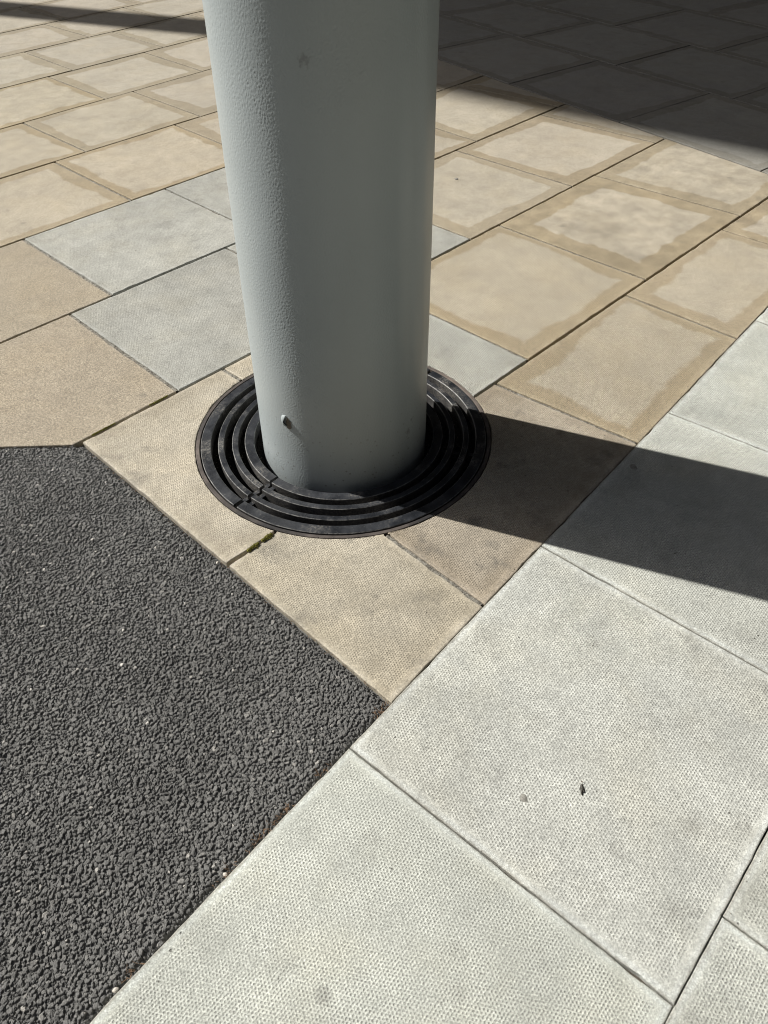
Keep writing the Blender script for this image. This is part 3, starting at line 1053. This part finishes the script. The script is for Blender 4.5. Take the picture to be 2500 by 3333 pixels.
def box(x0, y0, z0, x1, y1, z1):
    V = [(x, y, z) for z in (z0, z1) for x, y in ((x0, y0), (x1, y0), (x1, y1), (x0, y1))]
    return V, [(3, 2, 1, 0), (4, 5, 6, 7), (0, 1, 5, 4), (1, 2, 6, 5), (2, 3, 7, 6), (3, 0, 4, 7)]


def added_building(loc, rot, w, d, h, nw, ns, mat_wall, label):
    """Dark block added outside the frame to cut skylight: wall body, and recessed windows on the side facing the column (its -y side)."""
    root = empty("added_building", loc)
    root.rotation_euler = (0, 0, rot)
    tag(root, label, "added_building")
    V, F = box(-w / 2, 0, 0, w / 2, d, h)
    link_mesh("wall", V, F, mat_wall, root)
    ww, wh = w / nw * .72, h / ns * .74
    V, F = box(-ww / 2, -.05, -wh / 2, ww / 2, .02, wh / 2)
    first = None
    fv = []; ff = []
    for a in ((-ww / 2 - .08, -.12, -wh / 2 - .08, ww / 2 + .08, .02, -wh / 2), (-ww / 2 - .08, -.12, wh / 2, ww / 2 + .08, .02, wh / 2 + .08),
              (-ww / 2 - .08, -.12, -wh / 2, -ww / 2, .02, wh / 2), (ww / 2, -.12, -wh / 2, ww / 2 + .08, .02, wh / 2)):
        v_, f_ = box(*a)
        ff += [tuple(i + len(fv) for i in f) for f in f_]; fv += v_
    for r_ in range(ns):
        for k in range(nw):
            pos = (-w / 2 + w / nw * (k + .5), -.01, h / ns * (r_ + .5))
            if first is None:
                win = link_mesh("window", fv, ff, M_GRATE, root, pos)
                pane = link_mesh("pane", V, F, M_GLASS, win)
                first = (win, pane)
            else:
                win = first[0].copy(); COL.objects.link(win); win.location = pos
                pane = first[1].copy(); COL.objects.link(pane); pane.parent = win
    return root


# two unseen blocks added to cut skylight: behind the shaded forecourt, behind the camera
added_building((9.2, 6.0, 0), math.radians(-81.7), 60, 10, 19.0, 16, 5, M_BRICK, "dark glazed block added beyond the shaded paving to cut skylight, outside the frame")
added_building((-9.5, -11.5, 0), math.radians(132), 70, 12, 22.0, 18, 6, M_BRICK, "dark block added behind the viewer to cut skylight, outside the frame")


def build_far_column():
    x, y = 2.60 - .374 * 12, 5.37 + .927 * 12
    root = empty("column", (x, y, 0))
    tag(root, "second round column beyond the frame whose long shadow crosses the paving at upper left", "column")
    n = 64
    V = [(.245 * math.cos(2 * math.pi * i / n), .245 * math.sin(2 * math.pi * i / n), z) for z in (0, 19.1) for i in range(n)]
    F = [(i, (i + 1) % n, n + (i + 1) % n, n + i) for i in range(n)] + [list(range(n, 2 * n))]
    link_mesh("shaft", V, F, M_PAINT, root, smooth=False)


build_far_column()


# ------------------------------------------------------------------ small things
def moss_patch(p, q, width, n, label):
    cx, cy = (p[0] + q[0]) / 2, (p[1] + q[1]) / 2
    V, F = [], []
    L = math.dist(p, q); ux, uy = (q[0] - p[0]) / L, (q[1] - p[1]) / L
    for _ in range(n):
        s_ = random.uniform(0, L); k = random.gauss(0, .45) * width * (0.6 + .4 * math.sin(s_ / L * math.pi)) * (0.7 + .5 * mnoise.noise((s_ * 60, cx, cy)))
        x, y = p[0] + ux * s_ - uy * k - cx, p[1] + uy * s_ + ux * k - cy
        z = -.0025 + random.uniform(0, .0035) + .004 * max(0, 1 - abs(k) / width)
        r = random.uniform(.0008, .0020); h = random.uniform(.0015, .0035)
        a0 = random.uniform(0, 6.28); b = len(V)
        for t_ in range(4):
            a = a0 + t_ * 1.571
            V.append((x + r * math.cos(a), y + r * math.sin(a), z))
        V.append((x + random.uniform(-.001, .001), y + random.uniform(-.001, .001), z + h))
        F += [(b, b + 1, b + 4), (b + 1, b + 2, b + 4), (b + 2, b + 3, b + 4), (b + 3, b, b + 4)]
    o = link_mesh("moss", V, F, M_MOSS, None, (cx, cy, 0))
    return tag(o, label, "moss", "moss in the slab joints")


moss_patch((-.452, -.179), (-.488, -.181), .0120, 560, "bright yellow green moss in the joint touching the near rim of the grating")
moss_patch((-.500, -.180), (-.540, -.181), .0100, 420, "second moss clump in the same joint, nearer the asphalt")
moss_patch((-.27, .575), (-.345, .575), .0050, 420, "thin mossy line in the joint left of the grating, its upper stretch")
moss_patch((-.475, .574), (-.56, .574), .0050, 420, "thin mossy line near the pointed corner of the asphalt")


def gum(x, y, r, label):
    n = 22
    V = []
    for k, (f, z) in enumerate(((1.0, .0002), (.86, .0009), (0, .0010))):
        if f == 0:
            V.append((0, 0, z)); continue
        for i in range(n):
            a = 2 * math.pi * i / n
            rr = r * f * (1 + .22 * mnoise.noise((math.cos(a) * 1.4 + x * 50, math.sin(a) * 1.4, y * 50)))
            V.append((rr * math.cos(a), rr * .8 * math.sin(a), z))
    F = [(i, (i + 1) % n, n + (i + 1) % n, n + i) for i in range(n)] + [(n + i, n + (i + 1) % n, 2 * n) for i in range(n)]
    o = link_mesh("chewing_gum", V, F, M_GUM, None, (x, y, .0008), True)
    o.rotation_euler = (0, 0, random.uniform(0, 3))
    return tag(o, label, "chewing gum", "flattened chewing gum on the slabs")


gum(-.5877, -1.135, .010, "grey gum spot on the pale slab left of the dead leaf scrap")
gum(.4755, -.7611, .013, "dark oval gum spot lying in the column shadow")
gum(.98, .60, .010, "small gum spot on the beige slab right of the column")
gum(1.83, 1.06, .012, "faint round gum spot on a stained slab beside the upper column")


def leaf_scrap():
    x, y = -.4901, -1.2117
    pts = [(0, .021), (.006, .018), (.0085, .010), (.006, .004), (.0095, -.002), (.006, -.008), (.0005, -.010), (.002, -.018), (-.004, -.021), (-.007, -.013),
           (-.006, -.004), (-.0085, .004), (-.007, .013)]
    n = len(pts)
    V = [(px, py, .0022 + .0022 * math.sin(px * 400 + py * 120)) for px, py in pts] + [(0, 0, .0055)]
    V += [(a, b, c - .0009) for a, b, c in V]
    F = [(i, (i + 1) % n, n) for i in range(n)] + [((i + 1) % n + n + 1, i + n + 1, 2 * n + 1) for i in range(n)]
    F += [(i, i + n + 1, (i + 1) % n + n + 1, (i + 1) % n) for i in range(n)]
    root = empty("leaf_scrap", (x, y, .0006))
    root.scale = (.62, .62, .8)
    root.rotation_euler = (0, 0, math.radians(-52))
    tag(root, "small dark curled scrap of dead leaf lying on the large pale slab", "leaf")
    link_mesh("blade", V, F, M_LEAF, root)
    s_ = []
    for px, py, pz in ((.001, .020, .004), (.004, .025, .0055), (-.003, .030, .003)):
        for k in range(4):
            a = k * math.pi / 2
            s_.append((px + .0007 * math.cos(a), py + .0004 * math.sin(a), pz + .0007 * math.sin(a)))
    F = [(i * 4 + k, i * 4 + (k + 1) % 4, i * 4 + 4 + (k + 1) % 4, i * 4 + 4 + k) for i in range(2) for k in range(4)]
    link_mesh("stalk", s_, F, M_STRAW, root)


leaf_scrap()


def litter():
    """Dry bits caught in the crevice between asphalt and slabs."""
    V, F = [], []

    def bit(x, y, L, w, a, el):
        z = -.0085 + random.uniform(0, .006)
        dx, dy, dz = math.cos(a) * math.cos(el), math.sin(a) * math.cos(el), math.sin(el)
        px, py = -math.sin(a), math.cos(a)
        b = len(V)
        for s_ in (0, 1):
            for kx, kz in ((-1, 0), (0, .7), (1, 0), (0, -.7)):
                V.append((x + dx * L * s_ + px * w * kx, y + dy * L * s_ + py * w * kx, z + dz * L * s_ + w * kz))
        for k in range(4):
            F.append((b + k, b + (k + 1) % 4, b + 4 + (k + 1) % 4, b + 4 + k))
        F.append((b + 3, b + 2, b + 1, b)); F.append((b + 4, b + 5, b + 6, b + 7))
    clusters = [(-.632, -.770), (-.648, -.782), (-.930, -.790), (-.960, -.790), (-.99, -.796), (-.827, -.783), (-1.10, -.802), (-1.32, -.815), (-1.02, -.797)]
    for cx, cy in clusters:
        for _ in range(15):
            x = cx + random.gauss(0, .013); y = -.7481 + .0592 * x + .004 + abs(random.gauss(0, .005))
            bit(x, y, random.uniform(.003, .015), random.uniform(.0003, .0011), random.uniform(0, 6.28), random.uniform(-.1, .5))
    for _ in range(150):
        y = random.uniform(-.72, .52); x = ASPH_X[0] - abs(random.gauss(.001, .003))
        bit(x, y, random.uniform(.002, .008), random.uniform(.0003, .001), random.uniform(0, 6.28), random.uniform(-.1, .4))
    o = link_mesh("leaf_litter", V, F, M_STRAW)
    tag(o, "reddish dry plant bits caught in the crevice between asphalt and slabs", "leaf litter", kind='stuff')


litter()


def grit():
    """Loose sand and small grains lying along the slab joints and in the grating slots."""
    V, F = [], []

    def grain(x, y, z, r):
        b = len(V)
        a0 = random.uniform(0, 6.28)
        for k in range(3):
            V.append((x + r * math.cos(a0 + 2.094 * k), y + r * math.sin(a0 + 2.094 * k) * random.uniform(.6, 1), z))
        V.append((x + random.uniform(-.3, .3) * r, y + random.uniform(-.3, .3) * r, z + r * random.uniform(.7, 1.2)))
        F.extend([(b, b + 1, b + 3), (b + 1, b + 2, b + 3), (b + 2, b, b + 3)])
    for ri, x0, x1, n in ((4, -.60, 2.6, 1100), (5, -.62, 2.8, 1000), (6, -.6, 2.9, 500), (3, -.6, 2.4, 420), (2, -1.2, 1.2, 260)):
        a, b_ = ROWS[ri]
        for _ in range(n):
            x = random.uniform(x0, x1)
            if mnoise.noise((x * 7, ri * 3.3, 0)) < -.05:
                continue
            y = a + b_ * x + random.gauss(0, .0065)
            if math.hypot(x, y) < RING_R:
                continue
            near = abs(y - a - b_ * x) < .005
            grain(x, y, -.0065 if near else .0004, random.uniform(.0006, .0019))
    for _ in range(420):
        a = random.uniform(0, 6.283); r = random.choice((.408, .366, .325, .27)) + random.gauss(0, .004)
        grain(r * math.cos(a), r * math.sin(a), -.0572, random.uniform(.001, .004))
    for _ in range(260):
        a = random.uniform(0, 6.283); r = random.gauss(.4672, .0025)
        grain(r * math.cos(a), r * math.sin(a), -.0004, random.uniform(.0006, .0016))
    for _ in range(500):                                  # strays on the slabs
        x, y = random.uniform(-.9, 2.4), random.uniform(-1.6, 1.9)
        if math.hypot(x, y) > RING_R and (x > -.59 or y < ROWS[3][0] + ROWS[3][1] * x - .01):
            grain(x, y, .0005, random.uniform(.0005, .0014))
    o = link_mesh("grit", V, F, M_GRIT)
    tag(o, "loose sand and grit along the slab joints and in the grating slots", "grit", kind='stuff')


grit()


def loose_chippings():
    """Dark chippings that have broken away along the asphalt edge, some lying against or on the slabs."""
    V, F = [], []
    ico = [(0, 0, 1)] + [(.89 * math.cos(k * 1.2566), .89 * math.sin(k * 1.2566), .45) for k in range(5)] + \
          [(.89 * math.cos(k * 1.2566 + .628), .89 * math.sin(k * 1.2566 + .628), -.45) for k in range(5)] + [(0, 0, -1)]
    tri = [(0, 1 + k, 1 + (k + 1) % 5) for k in range(5)] + [(1 + k, 6 + k, 1 + (k + 1) % 5) for k in range(5)] + \
          [(1 + (k + 1) % 5, 6 + k, 6 + (k + 1) % 5) for k in range(5)] + [(11, 6 + (k + 1) % 5, 6 + k) for k in range(5)]

    def chip_(x, y, z, r):
        b = len(V)
        sx, sy, sz = random.uniform(.7, 1.3), random.uniform(.6, 1.0), random.uniform(.4, .75)
        a = random.uniform(0, 6.28)
        for p in ico:
            k = r * random.uniform(.8, 1.2)
            px, py = p[0] * sx * k, p[1] * sy * k
            V.append((x + px * math.cos(a) - py * math.sin(a), y + px * math.sin(a) + py * math.cos(a), z + p[2] * sz * k))
        F.extend([tuple(i + b for i in f) for f in tri])
    a_, b_ = ROWS[3]
    for _ in range(140):
        x = random.uniform(-1.75, -.62)
        o_ = random.gauss(.004, .005)
        chip_(x, a_ + b_ * x + o_, -.0045 if o_ > .001 else .001, random.uniform(.0012, .0034) if o_ > .001 else random.uniform(.0007, .0014))
    for _ in range(330):
        y = random.uniform(-.78, .56)
        o_ = random.gauss(.003, .0045)
        chip_(ASPH_X[0] + ASPH_X[1] * y - o_, y, -.0042 if o_ > .0015 else .001, random.uniform(.0012, .0034) if o_ > .0015 else random.uniform(.0007, .0014))
    for _ in range(90):
        x = random.uniform(-1.0, -.61)
        o_ = abs(random.gauss(.003, .003))
        chip_(x - o_ * .7, DIAG_C - x - o_ * .7, -.0045, random.uniform(.0012, .003))
    o = link_mesh("loose_chippings", V, F, M_ASPHALT)
    tag(o, "dark loose chippings along the edge of the asphalt", "chippings", kind='stuff')


loose_chippings()


def pebble(x, y, z, r, label, mat=M_PEB):
    V, F = [], []
    nu, nv = 9, 6
    for j in range(nv + 1):
        ph = math.pi * j / nv
        for i in range(nu):
            a = 2 * math.pi * i / nu
            k = r * (1 + .25 * mnoise.noise((math.cos(a) * 1.5 + x * 90, math.sin(a) * 1.5 + y * 90, ph * 1.2)))
            V.append((k * math.sin(ph) * math.cos(a), .75 * k * math.sin(ph) * math.sin(a), .6 * k * math.cos(ph)))
    for j in range(nv):
        for i in range(nu):
            F.append((j * nu + i, (j + 1) * nu + i, (j + 1) * nu + (i + 1) % nu, j * nu + (i + 1) % nu))
    o = link_mesh("pebble", V, F, mat, None, (x, y, z))
    o.rotation_euler = (0, 0, random.uniform(0, 3))
    return tag(o, label, "pebble", "loose pebbles by the slab edges")


pebble(-1.102, -.8065, -.0045, .0052, "cream pebble in the crevice low on the long slab edge")
pebble(-.935, -.797, -.0045, .0055, "orange brown pebble beside dry litter at the slab edge", M_STRAW)
pebble(-.618, -.150, -.0035, .0050, "pale pinkish pebble at the asphalt edge below the grating joint")
pebble(-1.355, -.822, -.0045, .0060, "cream pebble in the crevice at the bottom left of the slab edge")
